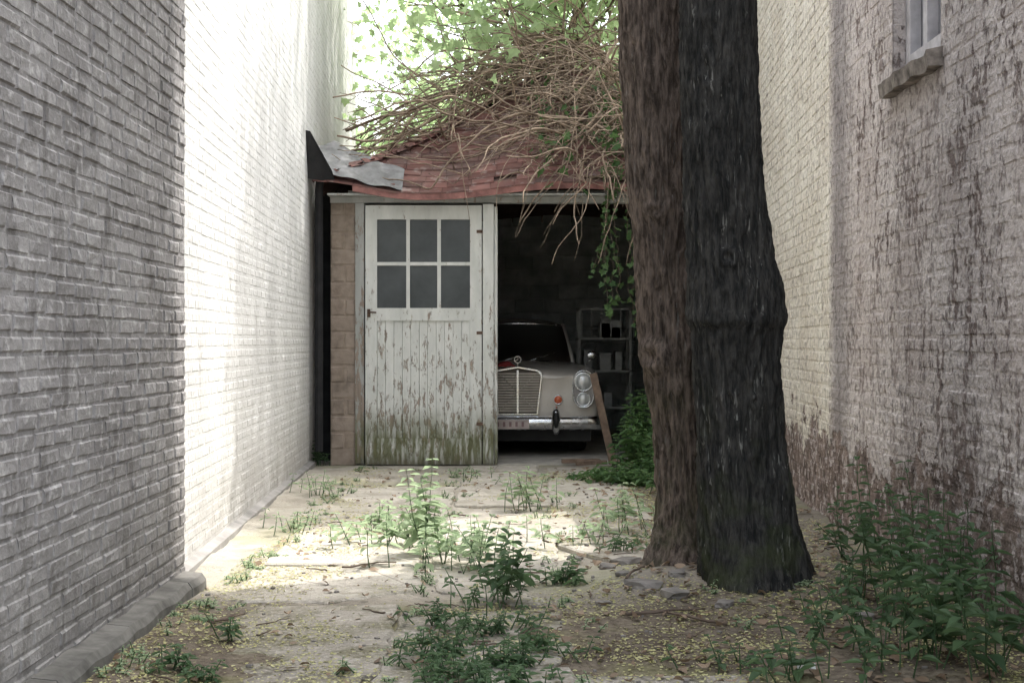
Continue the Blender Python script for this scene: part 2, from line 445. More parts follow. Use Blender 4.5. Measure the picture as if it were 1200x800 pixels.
tp=lambda u: 4.75-(4.75-3.55)*u/LL
bwall(w,(X2,Y2),(XR+.02,YC+.01),0,4.8,rel=.005,top=tp,jit=.006)
w.obj('wall_face',MR_,e)
w=MB(); v=[(XR+.03,YC+.01,0),(5,YC+.01,0),(5,Y2,0),(X2+.01,Y2,0)]; hz=[3.55,3.55,4.75,4.75]
w.add(v+[(a,b,h) for (a,b,_),h in zip(v,hz)],[(0,1,5,4),(1,2,6,5),(2,3,7,6),(3,0,4,7),(4,5,6,7)])
w.obj('wall_mass',MR_,e)
# ------------------------------------------------------------------ garage
G=empty('garage'); GY=14.12
w=MB(); bwall(w,(-1.80,GY),(-1.555,GY),0,2.66,bl=.30,bh=.165,mo=.016,rel=.009)
w.box((-1.80,GY+.004,0),(-1.555,GY+.3,2.66))
bwall(w,(1.50,GY),(3.0,GY),0,2.66,bl=.4,bh=.2,mo=.016,rel=.009); w.box((1.50,GY+.004,0),(3.0,GY+.3,2.66))
w.obj('front_pier',MBK,G)
w=MB(); w.box((-1.80,GY+.3,0),(-1.62,20,2.7)); w.box((2.85,GY+.3,0),(3.0,20,2.7)); w.box((-1.8,20,0),(3,20.2,2.7))
bwall(w,(-1.62,19.98),(2.85,19.98),.03,2.9,bl=.42,bh=.2,mo=.02,rel=.02,jit=.008)
bwall(w,(2.84,19.9),(2.84,GY+.3),.03,2.7,bl=.42,bh=.2,mo=.02,rel=.02,jit=.008)
w.obj('inner_wall',MDB,G)
w=MB(); w.box((-1.62,GY+.02,-.05),(2.85,20,.012)); w.obj('floor',simple('garage_floor',(.42,.40,.36),.9),G)
w=MB()
w.box((-1.553,GY-.03,.02),(-1.465,GY+.12,2.60)); 
w.box((-1.80,GY-.045,2.602),(1.7,GY+.10,2.69)); w.box((-1.62,GY-.06,2.692),(1.7,GY+.05,2.72))
w.obj('door_frame',MTRIM,G)
w=MB(); D0=-1.45;D1=-.30;y0=GY-.06;y1=GY-.01; zt=2.575;zb=.015
st=.115
w.box((D0,y0,zb),(D0+st,y1,zt)); w.box((D1-st,y0,zb),(D1,y1,zt))
w.box((D0+st,y0-.001,zt-.14),(D1-st,y1,zt)); w.box((D0+st,y0-.001,1.435),(D1-st,y1,1.56)); w.box((D0+st,y0+.004,zb),(D1-st,y1,zb+.26))
ax=D0+st;bx=D1-st;az=1.56;bz=zt-.14
for i in (1,2):
    c=ax+(bx-ax)*i/3; w.box((c-.018,y0+.008,az),(c+.018,y1-.004,bz))
c=(az+bz)/2
for i in range(3):
    a=ax+(bx-ax)*i/3+(.018 if i else 0); b=ax+(bx-ax)*(i+1)/3-(.018 if i<2 else 0)
    w.box((a,y0+.010,c-.017),(b,y1-.006,c+.017))
nb=11
for i in range(nb):
    a=ax+(bx-ax)*i/nb;b=ax+(bx-ax)*(i+1)/nb; o=R.uniform(-.003,.003)
    w.box((a+.002,y0+.014+o,zb+.26+R.uniform(-.004,0)),(b-.002,y1-.01,1.435))
w.box((D0+st,y1-.012,zb+.2),(D1-st,y1-.009,1.45))
w.obj('door_leaf',MDOOR,G)
w=MB(); w.box((ax,y1-.02,az),(bx,y1-.016,bz)); w.obj('window_pane',MPANE,G)
w=MB(); w.box((D1+.012,y0-.03,.02),(D1+.12,y1+.02,2.585)); w.box((D1+.126,y0-.01,.02),(D1+.155,y1+.35,2.56)); w.obj('folded_leaf',MDOOR,G)
w=MB(); w.box((D0+.02,y0-.02,1.47),(D0+.05,y0,1.55)); w.tube([(D0+.035,y0-.03,1.52),(D0+.11,y0-.035,1.515)],.009)
for z in (.4,1.3,2.3):
    w.box((D1-.05,y0-.008,z),(D1+.012,y0-.002,z+.03))
w.obj('door_hardware',simple('rusty_iron',(.12,.08,.06),.8,.2),G)
EX0,EX1,EY0,EY1,EZ=-1.90,3.15,13.85,20.35,2.74; SLP=.64; T=(EX1-EX0)/2
def warp(x,y):
    return .035*math.sin(x*2.6+.4)+.03*math.sin(x*1.3+y*.9)+.05*sm(-1.0,-1.9,x)*sm(15,13.9,y)
def rz(x,y):
    t=min(x-EX0,EX1-x,y-EY0,EY1-y); return EZ+SLP*max(t,-.2)+warp(x,y)
w=MB(); nx,ny=50,64
vv=[(EX0+(EX1-EX0)*i/nx,EY0+(EY1-EY0)*j/ny) for j in range(ny+1) for i in range(nx+1)]
w.add([(a,b,rz(a,b)-.02) for a,b in vv],[(j*(nx+1)+i,j*(nx+1)+i+1,(j+1)*(nx+1)+i+1,(j+1)*(nx+1)+i) for j in range(ny) for i in range(nx)])
w.obj('roof_deck',MDECK,G)
w=MB()
def shingles(front):
    ex=.125; cs=math.cos(math.atan(SLP)); dt=ex*cs
    t=-.03
    while t<T-.05:
        a0,a1=(EX0+t,EX1-t) if front else (EY0+t,EY1-t)
        u=a0-R.uniform(0,.1)
        while u<a1:
            ww=R.uniform(.20,.27); a=max(u,a0);b=min(u+ww-.006,a1); u+=ww
            if b-a<.03: continue
            if R.random()<.012: continue
            lift=.012+R.uniform(0,.012); ta=t-.01+R.uniform(-.006,.006); tb=t+dt*1.25
            def PT(s,tt,o):
                x,y=(s,EY0+tt) if front else (EX0+tt,s)
                return (x,y,EZ+SLP*tt+warp(x,y)+o)
            v=[PT(a,ta,lift),PT(b,ta,lift+R.uniform(-.004,.006)),PT(b,tb,.003),PT(a,tb,.003),PT(a,ta,lift-.012),PT(b,ta,lift-.012)]
            w.add(v,[(0,1,2,3),(4,5,1,0)],0,R.random())
        t+=dt
shingles(True);shingles(False)
t=0
while t<T:
    p=[(EX0+t-.07,EY0+t+.05),(EX0+t,EY0+t),(EX0+t+.05,EY0+t-.07)]
    q=[(x+.16,y+.16) for x,y in p]
    zz=[EZ+SLP*t+.0,EZ+SLP*t+.045,EZ+SLP*t+.0]
    v=[(x,y,z+.018+warp(x,y)) for (x,y),z in zip(p,zz)]+[(x,y,z+SLP*.16+warp(x,y)) for (x,y),z in zip(q,zz)]
    w.add(v,[(0,1,4,3),(1,2,5,4)],0,R.uniform(.7,1)); t+=.13
w.obj('roof_shingles',MSH,G)
w=MB(); vv=[];ff=[];n=60
for i in range(n+1):
    x=EX0+.35+(EX1-EX0-.35)*i/n; z=EZ+warp(x,EY0)
    vv+=[(x,EY0-.01,z-.075),(x,EY0-.035,z-.075),(x,EY0-.035,z-.005),(x,EY0-.01,z-.005)]
for i in range(n):
    for k2 in range(4): ff.append((i*4+k2,i*4+(k2+1)%4,(i+1)*4+(k2+1)%4,(i+1)*4+k2))
w.add(vv,ff); w.obj('fascia',simple('red_fascia',(.27,.13,.115),.7,.3,0,.5,7),G)
w=MB(); w.box((EX0+.1,EY0,2.655),(EX1-.1,GY+.02,2.672)); w.obj('soffit',MTRIM,G)
w=MB(); vv=[];n=20;m_=10
for j in range(m_+1):
    for i in range(n+1):
        u=i/n;v_=j/m_; x=-1.95+.88*u; y=EY0-.05+v_*.75*(1-.5*u)
        z=EZ+SLP*max(0,min(y-EY0,x-EX0+.55))*.9+.065+warp(x,y)*.9+.10*(1-u)**2.2+.012*math.sin(u*17+v_*5)-.05*(1-v_)
        vv.append((x,y,z))
w.add(vv,[(j*(n+1)+i,j*(n+1)+i+1,(j+1)*(n+1)+i+1,(j+1)*(n+1)+i) for j in range(m_) for i in range(n)])
w.obj('roof_flashing',MGREY,G,smooth=True)
w=MB()
w.add([(-1.975,13.6,3.25),(-1.93,13.6,3.24),(-1.74,13.75,2.88),(-1.72,13.85,2.78),(-1.975,13.75,2.80)],[(0,1,2,3,4)])
w.tube([(-1.88,13.93,2.85),(-1.90,14.0,2.7),(-1.90,14.0,.15)],.04,10)
w.box((-2.03,14.7,0),(-1.81,14.75,2.9))  # dark board added in the gap, its colour standing for deep shade
w.obj('downpipe_and_gap_shade',MDARK,G)
w=MB()
for x in (.82,1.45):
    for yv in (17.6,18.1): w.box((x,yv,.01),(x+.03,yv+.03,1.65))
for z in (.4,.85,1.25,1.62): w.box((.82,17.6,z),(1.48,18.13,z+.025))
for i in range(5): w.box((.86+i*.12,17.595,1.27),(.87+i*.12,17.605,1.62))
for i in range(11):
    x=R.uniform(.86,1.3);z=R.choice((.425,.875,1.275)); w.box((x,17.65,z),(x+R.uniform(.07,.16),17.9,z+R.uniform(.08,.25)))
w.obj('storage_rack',simple('rack_metal',(.50,.50,.48),.6,.3))
w=MB(); rot=Matrix.Rotation(rad(-12),3,'Y')@Matrix.Rotation(rad(-8),3,'X')
w.box((.985,14.45,.01),(1.06,14.475,.93),rot=rot,piv=(1.02,14.46,.01)); w.obj('wooden_plank',MWOOD)
w=MB()
for i in range(7):
    a=R.uniform(0,3.14);x=R.uniform(.45,1.3);y=R.uniform(13.7,14.3);l=R.uniform(.2,.5)
    rt=Matrix.Rotation(a*.25-.3,3,'Z'); w.box((x,y,.03),(x+l,y+.05,.05+R.uniform(0,.02)),rot=rt)
w.obj('scrap_timber',MWOOD)
# ------------------------------------------------------------------ car
C=empty('parked_car',(.06,15.12,.012))
paint=M('silver_beige_paint',.33,.5,.2)
paint.col(paint.mix(paint.ramp(paint.noise(4,5),[(.3,0),(.7,1)]),(.58,.54,.49),(.72,.68,.63)))
paint.l(paint.ramp(paint.noise(6,4),[(.3,.25),(.7,.5)]),paint.b.inputs['Roughness'])
paint.b.inputs['Coat Weight'].default_value=.4
paint=paint.mat
chr_=M('chrome',.14,.5,1.0); chr_.col((.80,.81,.82)); chr_.l(chr_.ramp(chr_.noise(12,4),[(.3,.10),(.75,.38)]),chr_.b.inputs['Roughness']); CH=chr_.mat
RUB=simple('rubber',(.03,.03,.03),.7,.3); AMB=simple('amber_lens',(.70,.16,.07),.2,.6,0,.1); INT=simple('car_interior',(.20,.17,.14),.7,.3)
GRI=simple('grille_slat',(.46,.42,.375),.4,.5,.4,.15)
GBK=simple('grille_back',(.20,.175,.15),.7,.3)
hl=M('headlamp_glass',.08,.8,.2); hl.col(hl.mix(hl.ramp(hl.noise(20,2,(1,1,.1)),[(.4,0),(.6,1)]),(.50,.52,.52),(.80,.82,.82))); HL=hl.mat
gl=M('car_glass',.05,.5)
tr=gl.n('ShaderNodeBsdfTransparent'); tr.inputs[0].default_value=(.88,.90,.88,1); gs=gl.n('ShaderNodeBsdfGlossy'); gs.inputs['Roughness'].default_value=.30
fr=gl.n('ShaderNodeFresnel'); fr.inputs[0].default_value=1.6; mx=gl.n('ShaderNodeMixShader')
gl.l(gl.math('ADD',fr.outputs[0],.20),mx.inputs[0]); gl.l(tr.outputs[0],mx.inputs[1]); gl.l(gs.outputs[0],mx.inputs[2]); gl.l(mx.outputs[0],gl.nt.nodes['Material Output'].inputs[0]); GLS=gl.mat
stt=[(-.02,.78,.86,.80,.845,.40),(.03,.855,.905,.86,.895,.34),(.14,.88,.94,.905,.93,.28),(.45,.895,.972,.925,.945,.24),(.95,.90,.995,.94,.95,.24),(1.45,.90,1.0,.955,.945,.24),
 (2.4,.90,.975,.96,.945,.24),(3.5,.90,.975,.96,.945,.24),(4.1,.89,.965,.94,.965,.26),(4.6,.87,.93,.89,.985,.3),(4.78,.84,.89,.85,.97,.34),(4.82,.78,.82,.79,.88,.42)]
def prof(w_,zc,zv,zf,zs):
    return [(0,zc),(.30*w_,zc-.006),(.55*w_,zc-.03),(.70*w_,zv),(.80*w_,zf-.004),(.90*w_,zf-.004),(.975*w_,zf-.07),(1.0*w_,.70),(1.0*w_,.52),(.985*w_,.36),(.95*w_,zs),(.75*w_,zs-.03),(.3*w_,zs-.04)]
w=MB();vv=[];ff=[];K=13;NP=2*K-1
for s_ in stt:
    p=prof(*s_[1:]); 
    ring=[(a,s_[0]+(.05*(a/.9)**4 if s_[0]<.2 else 0),b) for a,b in p]+[(-a,s_[0]+(.05*(a/.9)**4 if s_[0]<.2 else 0),b) for a,b in reversed(p[1:])]
    vv+=ring
for i in range(len(stt)-1):
    for k2 in range(NP): ff.append((i*NP+k2,i*NP+(k2+1)%NP,(i+1)*NP+(k2+1)%NP,(i+1)*NP+k2))
for base,rev in ((0,False),((len(stt)-1)*NP,True)):
    for k2 in range(0,K-1):
        a=base+k2;b=base+k2+1; c=base+(NP-k2-1);d=base+((NP-k2)%NP)
        f=(a,d,c,b) if k2>0 else (a,c,b)
        ff.append(tuple(reversed(f)) if rev else f)
w.add(vv,ff); body=w.obj('body',[paint,RUB],C,smooth=True)
sb=body.modifiers.new('s','SUBSURF'); sb.levels=3; sb.render_levels=3
cut=MB()
for yv in (.80,3.50):
    for sx in (-1,1): cut.tube([(sx*.58,yv,.32),(sx*1.1,yv,.32)],.375,40)
co=cut.obj('cutter',RUB,C)
bo=body.modifiers.new('b','BOOLEAN'); bo.object=co; bo.operation='DIFFERENCE'; bo.solver='EXACT'
bpy.context.view_layer.update()
dg=bpy.context.evaluated_depsgraph_get()
me=bpy.data.meshes.new_from_object(body.evaluated_get(dg)); body.modifiers.clear(); body.data=me
bpy.data.objects.remove(co)
for nm,yv,sx in (('wheel_1',.80,-1),('wheel_2',.80,1),('wheel_3',3.5,-1),('wheel_4',3.5,1)):
    w=MB(); n=36
    for pr,mi in (([(.58,.20),(.575,.28),(.595,.315),(.64,.325),(.70,.325),(.745,.315),(.765,.28),(.76,.20),(.75,.19)],0),([(.75,.19),(.735,.17),(.75,.12),(.775,.06),(.78,.001)],1)):
        vv=[];ff=[]
        for a,r_ in pr:
            for k2 in range(n):
                t=2*math.pi*k2/n; vv.append((sx*a,yv+r_*math.cos(t),.325+r_*math.sin(t)))
        for i in range(len(pr)-1):
            for k2 in range(n): ff.append((i*n+k2,i*n+(k2+1)%n,(i+1)*n+(k2+1)%n,(i+1)*n+k2))
        w.add(vv,ff,mi)
    w.obj(nm,[RUB,CH],C,smooth=True)
def gout(s=1.0):
    pts=[]
    hw0,hw1,zb_,zt_=.215*s,.262*s,.44+.02*(1-s)*10,.955-.025*(1-s)*10
    pts.append((-hw0,zb_));pts.append((hw0,zb_))
    for i in range(9):
        t=i/8*math.pi/2; r_=.07
        pts.append((hw1-r_+r_*math.cos(t) ,zt_-.03-r_+r_*math.sin(t)))
    pts.append((0,zt_))
    for i in range(9):
        t=math.pi/2+i/8*math.pi/2; r_=.07
        pts.append((-hw1+r_+r_*math.cos(t),zt_-.03-r_+r_*math.sin(t)))
    return pts
o_=gout();i_=gout(.93);n=len(o_)
w=MB(); v=[(x,.10,z) for x,z in o_]+[(x,-.06,z) for x,z in o_]+[(x*.985,-.08,.7+(z-.7)*.985) for x,z in o_]+[(x,-.08,z) for x,z in i_]+[(x,-.03,z) for x,z in i_]
f=[]
for r_ in range(4):
    for k2 in range(n): f.append((r_*n+k2,r_*n+(k2+1)%n,(r_+1)*n+(k2+1)%n,(r_+1)*n+k2))
w.add(v,f,0); w.add([(x,-.03,z) for x,z in i_],[tuple(range(n))],1)
for i in range(15):
    z=.475+i*.028; hw=.205+.037*(z-.46)/.45
    w.box((-hw,-.058,z),(hw,-.035,z+.017),2)
w.box((-.010,-.075,.46),(.010,-.032,.915),0)
for sx in (-1,1):
    w.tube([(sx*.21,-.068,.47),(-sx*.0,-.072,.68),(sx*.2,-.068,.88)],.004,5,2)
w.obj('grille',[CH,GBK,GRI],C)
w=MB(); w.tube([(0,.0,.93),(0,.0,.99)],.006,8); 
w.tube([(.035*math.cos(t*math.pi/12),0,1.025+.035*math.sin(t*math.pi/12)) for t in range(24)],.0035,6,closed=True)
for a in (90,210,330): w.tube([(0,0,1.025),(.035*math.cos(rad(a)),0,1.025+.035*math.sin(rad(a)))],.003,5)
w.obj('hood_ornament',CH,C)
w=MB(); vv=[]
for j in range(7):
    for i in range(9):
        u=i/8;v_=j/6; vv.append((-.24+.22*u,-.01+.16*v_,.952+.055*math.sin(math.pi*u)*math.sin(math.pi*v_)+.018*mn.noise((u*5,v_*5,2))))
w.add(vv,[(j*9+i,j*9+i+1,(j+1)*9+i+1,(j+1)*9+i) for j in range(6) for i in range(8)]); w.obj('red_cloth',simple('red_rag',(.30,.05,.05),.8,.2),C,smooth=True)
for nm,sx in (('headlamp_1',-1),('headlamp_2',1)):
    w=MB(); x=sx*.70; n=40
    def so(t,a,b): 
        c_,s_=math.cos(t),math.sin(t); return (a*math.copysign(abs(c_)**.8,c_),b*math.copysign(abs(s_)**.8,s_))
    pr=[(0.10,1.0,.99),(-.02,1.0,.99),(-.045,.96,.97),(-.045,.88,.92),(-.02,.84,.90)]
    vv=[];ff=[]
    for yo,sa,sb_ in pr:
        for k2 in range(n):
            a,b=so(2*math.pi*k2/n,.125*sa,.205*sb_); vv.append((x+a,yo,.715+b))
    for i in range(4):
        for k2 in range(n): ff.append((i*n+k2,i*n+(k2+1)%n,(i+1)*n+(k2+1)%n,(i+1)*n+k2))
    w.add(vv,ff,0); w.add([vv[4*n+k2] for k2 in range(n)],[tuple(range(n))],1)
    w.disc((x,-.025,.79),.092,0,28,2,.045); w.tube([(x+.095*math.cos(t*math.pi/14),-.028,.79+.095*math.sin(t*math.pi/14)) for t in range(28)],.009,6,0,closed=True)
    w.disc((x,-.025,.605),.068,0,24,2,.03); w.tube([(x+.07*math.cos(t*math.pi/12),-.028,.605+.07*math.sin(t*math.pi/12)) for t in range(24)],.007,6,0,closed=True)
    w.obj(nm,[CH,simple('lamp_bowl',(.30,.29,.28),.5,.5,.3,.1),HL],C,smooth=True)
    w=MB(); w.disc((sx*.43,-.03,.60),.042,0,20,0,.02); w.tube([(sx*.43+.045*math.cos(t*math.pi/10),-.028,.60+.045*math.sin(t*math.pi/10)) for t in range(20)],.007,6,1,closed=True)
    w.tube([(sx*.43,.05,.60),(sx*.43,-.028,.60)],.045,20,1)
    w.obj('turn_signal_'+nm[-1],[AMB,CH],C,smooth=True)
w=MB(); prb=[(0,.43),(-.05,.42),(-.075,.385),(-.075,.345),(-.05,.30),(0,.285)]
vv=[];ff=[];n=40
for i in range(n+1):
    u=-1+2*i/n; x=u*.96; yb=-.11+.07*u*u+.42*max(0,abs(u)-.86)/.14*max(0,abs(u)-.86)/.14
    x=math.copysign(min(abs(x),.945),x)
    for a,z in prb: vv.append((x*(1+(-a)*.12 if abs(u)>.9 else 1),yb+a*(1 if abs(u)<.95 else .6),z))
for i in range(n):
    for k2 in range(5): ff.append((i*6+k2,i*6+k2+1,(i+1)*6+k2+1,(i+1)*6+k2))
w.add(vv,ff); w.obj('front_bumper',CH,C,smooth=True)
w=MB()
for sx in (-1,1):
    w.tube([(sx*.40,-.19,.26),(sx*.40,-.235,.31),(sx*.40,-.245,.40),(sx*.40,-.225,.48),(sx*.40,-.17,.52)],[.03,.042,.045,.04,.02],12,0)
    w.tube([(sx*.40,-.262,.32),(sx*.40,-.285,.40),(sx*.40,-.262,.47)],[.02,.024,.02],8,1)
w.obj('overriders',[CH,RUB],C,smooth=True)
w=MB(); w.box((-.26,-.20,.30),(.12,-.188,.40),0); 
for i in range(5): w.box((-.22+i*.065,-.2025,.325),(-.195+i*.065,-.2,.375),1)
w.obj('licence_plate',[simple('plate_enamel',(.55,.47,.44),.5,.4),simple('plate_ink',(.3,.2,.2),.6)],C)
w=MB(); w.box((-.78,.02,.16),(.78,.10,.40)); w.box((-.7,.3,.14),(.7,4.5,.25)); w.box((-.56,.4,.2),(-.5,4.4,.3)); w.obj('underbody',RUB,C)
w=MB(); w.tube([(-.9,4.5,.40),(-.88,4.85,.40),(-.4,4.93,.40),(.4,4.93,.40),(.88,4.85,.40),(.9,4.5,.40)],.055,10); w.obj('rear_bumper',CH,C,smooth=True)
w=MB()
for sx in (-1,1): w.box((sx*.75-.12,4.79,.62),(sx*.75+.12,4.835,.74))
w.obj('tail_lights',AMB,C)
def arc(u,hw,yc,ys_,zc,zs): return (u*hw,yc+(ys_-yc)*u*u,zc+(zs-zc)*u*u)
def patch(f1,f2,n=12,m_=6,bul=0):
    vv=[]
    for j in range(m_+1):
        for i in range(n+1):
            u=-1+2*i/n; a=Vector(f1(u));b=Vector(f2(u)); vv.append(tuple(a.lerp(b,j/m_)+Vector((0,-bul*math.sin(math.pi*j/m_),0))))
    return vv,[(j*(n+1)+i,j*(n+1)+i+1,(j+1)*(n+1)+i+1,(j+1)*(n+1)+i) for j in range(m_) for i in range(n)]
fb=lambda u:arc(u,.66,1.43,1.72,.985,.965); ft=lambda u:arc(u,.565,2.02,2.14,1.435,1.405)
rb=lambda u:arc(u,.64,4.02,3.80,.965,.955); rt_=lambda u:arc(u,.555,3.45,3.38,1.435,1.405)
w=MB(); w.add(*patch(fb,ft,16,8,.02)); w.add(*patch(rb,rt_,16,8,-.02))
for sx in (-1,1):
    a,b,c,d=fb(sx),ft(sx),rt_(sx),rb(sx); w.add([a,d,c,b],[(0,1,2,3)])
w.obj('windows',GLS,C,smooth=True)
w=MB(); vv=[];n=16;m_=16
for j in range(m_+1):
    v_=j/m_
    for i in range(n+1):
        u=-1+2*i/n; a=Vector(ft(u));b=Vector(rt_(u)); p=a.lerp(b,v_); p.z+=.065*math.sin(math.pi*(.04+.92*v_))**.6*(1-abs(u)**3.5)+.006; vv.append(tuple(p))
w.add(vv,[(j*(n+1)+i,j*(n+1)+i+1,(j+1)*(n+1)+i+1,(j+1)*(n+1)+i) for j in range(m_) for i in range(n)])
for sx in (-1,1):
    for a,b in ((fb(sx),ft(sx)),(rb(sx),rt_(sx)),((sx*.66,2.75,.96),(sx*.565,2.72,1.41))): w.tube([a,b],[.028,.024],8)
    w.tube([ft(sx),(sx*.575,2.8,1.425),rt_(sx)],.024,8)
w.obj('roof',paint,C,smooth=True)
w=MB(); w.tube([fb(-1+i/8) for i in range(17)]+[ft(1-i/8) for i in range(17)],.015,6,closed=True)
for sx in (-1,1): w.tube([(sx*.15,1.40,.995),(sx*.15+.30,1.62,1.09)],.005,5)
w.tube([(.80,1.25,.95),(.84,1.22,1.03)],.010,6); w.disc((.85,1.19,1.06),.055,0,18,0,.01,.04); w.tube([(.85,1.19,1.06),(.85,1.24,1.06)],[.056,.03],16)
w.tube([(-.80,1.25,.95),(-.84,1.22,1.03)],.010,6); w.tube([(-.85,1.19,1.06),(-.85,1.24,1.06)],[.056,.03],16)
for sx in (-1,1): w.tube([(sx*.905,.6+i*.4,.80) for i in range(9)],.007,6)
w.obj('chrome_trim',CH,C,smooth=True)
w=MB(); w.box((-.62,1.75,.95),(.62,1.95,1.05))
for sx in (-1,1): w.box((sx*.34-.25,2.55,.9),(sx*.34+.25,2.68,1.16))
w.box((-.58,3.4,.9),(.58,3.5,1.15)); w.obj('interior',INT,C)
w=MB(); w.tube([(.34+.19*math.cos(t*math.pi/14),2.06+.06*math.sin(t*math.pi/14),1.07+.15*math.sin(t*math.pi/14)) for t in range(28)],.011,6,closed=True)
w.tube([(.15,2.06,1.07),(.53,2.06,1.07)],.009,6); w.tube([(.34,2.06,1.07),(.34,1.9,1.0)],.015,6)
w.obj('steering_wheel',simple('bakelite',(.65,.62,.56),.4,.4),C,smooth=True)
# ------------------------------------------------------------------ twin-trunk tree
TR=empty('twin_trunk_tree')
def interp(tab,z):
    if z<=tab[0][0]: return tab[0][1:]
    for a,b in zip(tab,tab[1:]):
        if z<=b[0]:
            t=(z-a[0])/(b[0]-a[0]); t=t*t*(3-2*t)*.5+t*.5; return tuple(p+(q-p)*t for p,q in zip(a[1:],b[1:]))
    return tab[-1][1:]
def trunk(name,tab,seed,mat,n=260,dz=.008,amp=.011,knot=None):
    z0,z1=tab[0][0],tab[-1][0]; m_=int((min(z1,3.4)-z0)/dz); zs=[z0+dz*i for i in range(m_)]
    z=zs[-1]
    while z<z1: z+=.05; zs.append(min(z,z1))
    vv=[]
    for z in zs:
        for k2 in range(n):
            t=2*math.pi*k2/n; c_,s_=math.cos(t),math.sin(t)
            zq=z+.03*mn.noise((c_*1.5,s_*1.5,seed)) if .6<z<2.2 else z
            cx,cy,r=interp(tab,zq)
            wx=mn.noise((c_*2,s_*2,z*3+seed))*.6
            q=(c_*r*38+wx*2,s_*r*38,z*6.5+seed)
            rdg=1-abs(mn.noise(q))*2.6
            fine=mn.noise((c_*r*75,s_*r*75,z*26+seed))
            lump=mn.noise((c_*1.2,s_*1.2,z*1.5+seed*2))
            lump2=mn.noise((c_*3,s_*3,z*4+seed))
            rr=r*(1+.09*lump+.045*lump2)+amp*(rdg-.4)+.007*fine
            if z<.5:
                fl=(.5-z)/.6; rr+=fl*fl*.2*(.5+1.1*mn.noise((c_*1.8+seed,s_*1.8,0)))
            if knot:
                for ka,kz,kr,kh in knot:
                    da=math.atan2(math.sin(t-ka),math.cos(t-ka))*r; rho=math.hypot(da,(z-kz)*1.2)/kr
                    if rho<2.2: rr+=kh*math.exp(-(rho-.75)**2*4)-.35*kh*math.exp(-rho*rho*5)
            vv.append((cx+rr*c_,cy+rr*s_,z))
    ff=[(i*n+k2,i*n+(k2+1)%n,(i+1)*n+(k2+1)%n,(i+1)*n+k2) for i in range(len(zs)-1) for k2 in range(n)]
    w=MB(); w.add(vv,ff); return w.obj(name,mat,TR,smooth=True)
trunk('trunk_1',[(-.1,1.16,6.80,.27),(.0,1.155,6.8,.262),(.17,1.14,6.8,.245),(.42,1.12,6.8,.222),(.82,1.085,6.8,.205),(1.15,1.07,6.8,.205),(1.27,1.067,6.8,.214),(1.33,1.066,6.8,.234),(1.40,1.063,6.8,.225),(1.50,1.06,6.8,.220),(1.64,1.037,6.8,.204),(2.05,1.005,6.8,.184),(2.86,.985,6.8,.178),(4,.99,6.75,.17),(6.5,1.25,6.5,.13),(9,1.5,6.1,.05)],3.3,MBA,knot=[(-1.75,1.62,.05,.018),(-1.3,.95,.04,.012)])
trunk('trunk_2',[(-.1,1.0,7.45,.24),(.1,.99,7.45,.225),(.33,.97,7.47,.20),(.8,.93,7.48,.192),(1.05,.90,7.49,.203),(1.2,.885,7.5,.208),(1.35,.875,7.5,.20),(1.7,.845,7.5,.195),(2.13,.80,7.5,.193),(3.03,.757,7.5,.19),(4.2,.72,7.5,.17),(6.5,.35,7.6,.12),(9,.1,7.3,.05)],11.7,MBB,knot=[(-2.5,1.15,.09,.030),(-2.0,1.9,.05,.014)])
def leafpoly(mb,p,s,mi=0,c=.5,maple=True,down=.4):
    d=Vector((R.gauss(0,1),R.gauss(0,1),R.gauss(-down,.6))).normalized()
    nn=Vector((R.gauss(0,.6),R.gauss(0,.6),R.gauss(.6,.6))); sd=d.cross(nn)
    if sd.length<1e-3: return
    sd.normalize(); nn=sd.cross(d)
    if maple:
        P=[(0,0),(.18,.22),(.10,.52),(.42,.34),(.62,.50),(.68,.20),(1,0),(.68,-.20),(.62,-.50),(.42,-.34),(.10,-.52),(.18,-.22)]
        pts=[p+(d*a+sd*b+nn*(abs(b)*.35-a*a*.2))*s for a,b in P]
        L=[(0,1,2,3,4,5,6),(0,6,7,8,9,10,11)]
    else:
        P=[(0,0),(.5,.3),(1,0),(.5,-.3)]
        pts=[p+(d*a+sd*b+nn*(abs(b)*.4-a*a*.25))*s for a,b in P]
        L=[(0,1,2),(0,2,3)]
    mb.add([tuple(q) for q in pts],L,mi,c)
def limb(mb,p,d,L,r,depth,tips,wob=.25,n=5,up=.05):
    pts=[p.copy()];rs=[r];k_=max(4,int(L/.25))
    for i in range(k_):
        d=(d+Vector((R.gauss(0,wob),R.gauss(0,wob),R.gauss(up,wob)))*.35).normalized(); p=p+d*(L/k_); pts.append(p.copy()); rs.append(max(.004,r*(1-.75*(i+1)/k_)))
        if depth>0 and i>0 and R.random()<.8:
            dd=(d+Vector((R.gauss(0,.8),R.gauss(0,.8),R.gauss(.1,.6)))).normalized()
            limb(mb,p,dd,L*R.uniform(.4,.65),rs[-1]*.6,depth-1,tips,wob,n,up)
        if depth<=1: tips.append(p.copy())
    mb.tube(pts,rs,n)
w=MB();tips=[]
for (p,d,L,r) in [((1.15,6.6,5.2),(1,-.6,1),3.2,.08),((.55,7.6,5.3),(-.6,-.7,1),2.4,.07),((1.4,6.3,7.5),(.4,-1,1),2.5,.06),((1.3,6.4,6.3),(.3,-1,.8),2.5,.06)]:
    limb(w,Vector(p),Vector(d).normalized(),L,r,2,tips)
w.obj('limbs',MBA,TR,smooth=True)
def beam(q):
    g_=q-SUN*(q.z/SUN.z); return g_.y-.65*(g_.x+1.75)
w=MB()
for p in tips:
    if R.random()<.5: continue
    for _ in range(5):
        q=p+Vector((R.gauss(0,.22),R.gauss(0,.22),R.gauss(0,.2)))
        if beam(q)>6.5: continue
        leafpoly(w,q,R.uniform(.10,.16),0,R.random(),False)
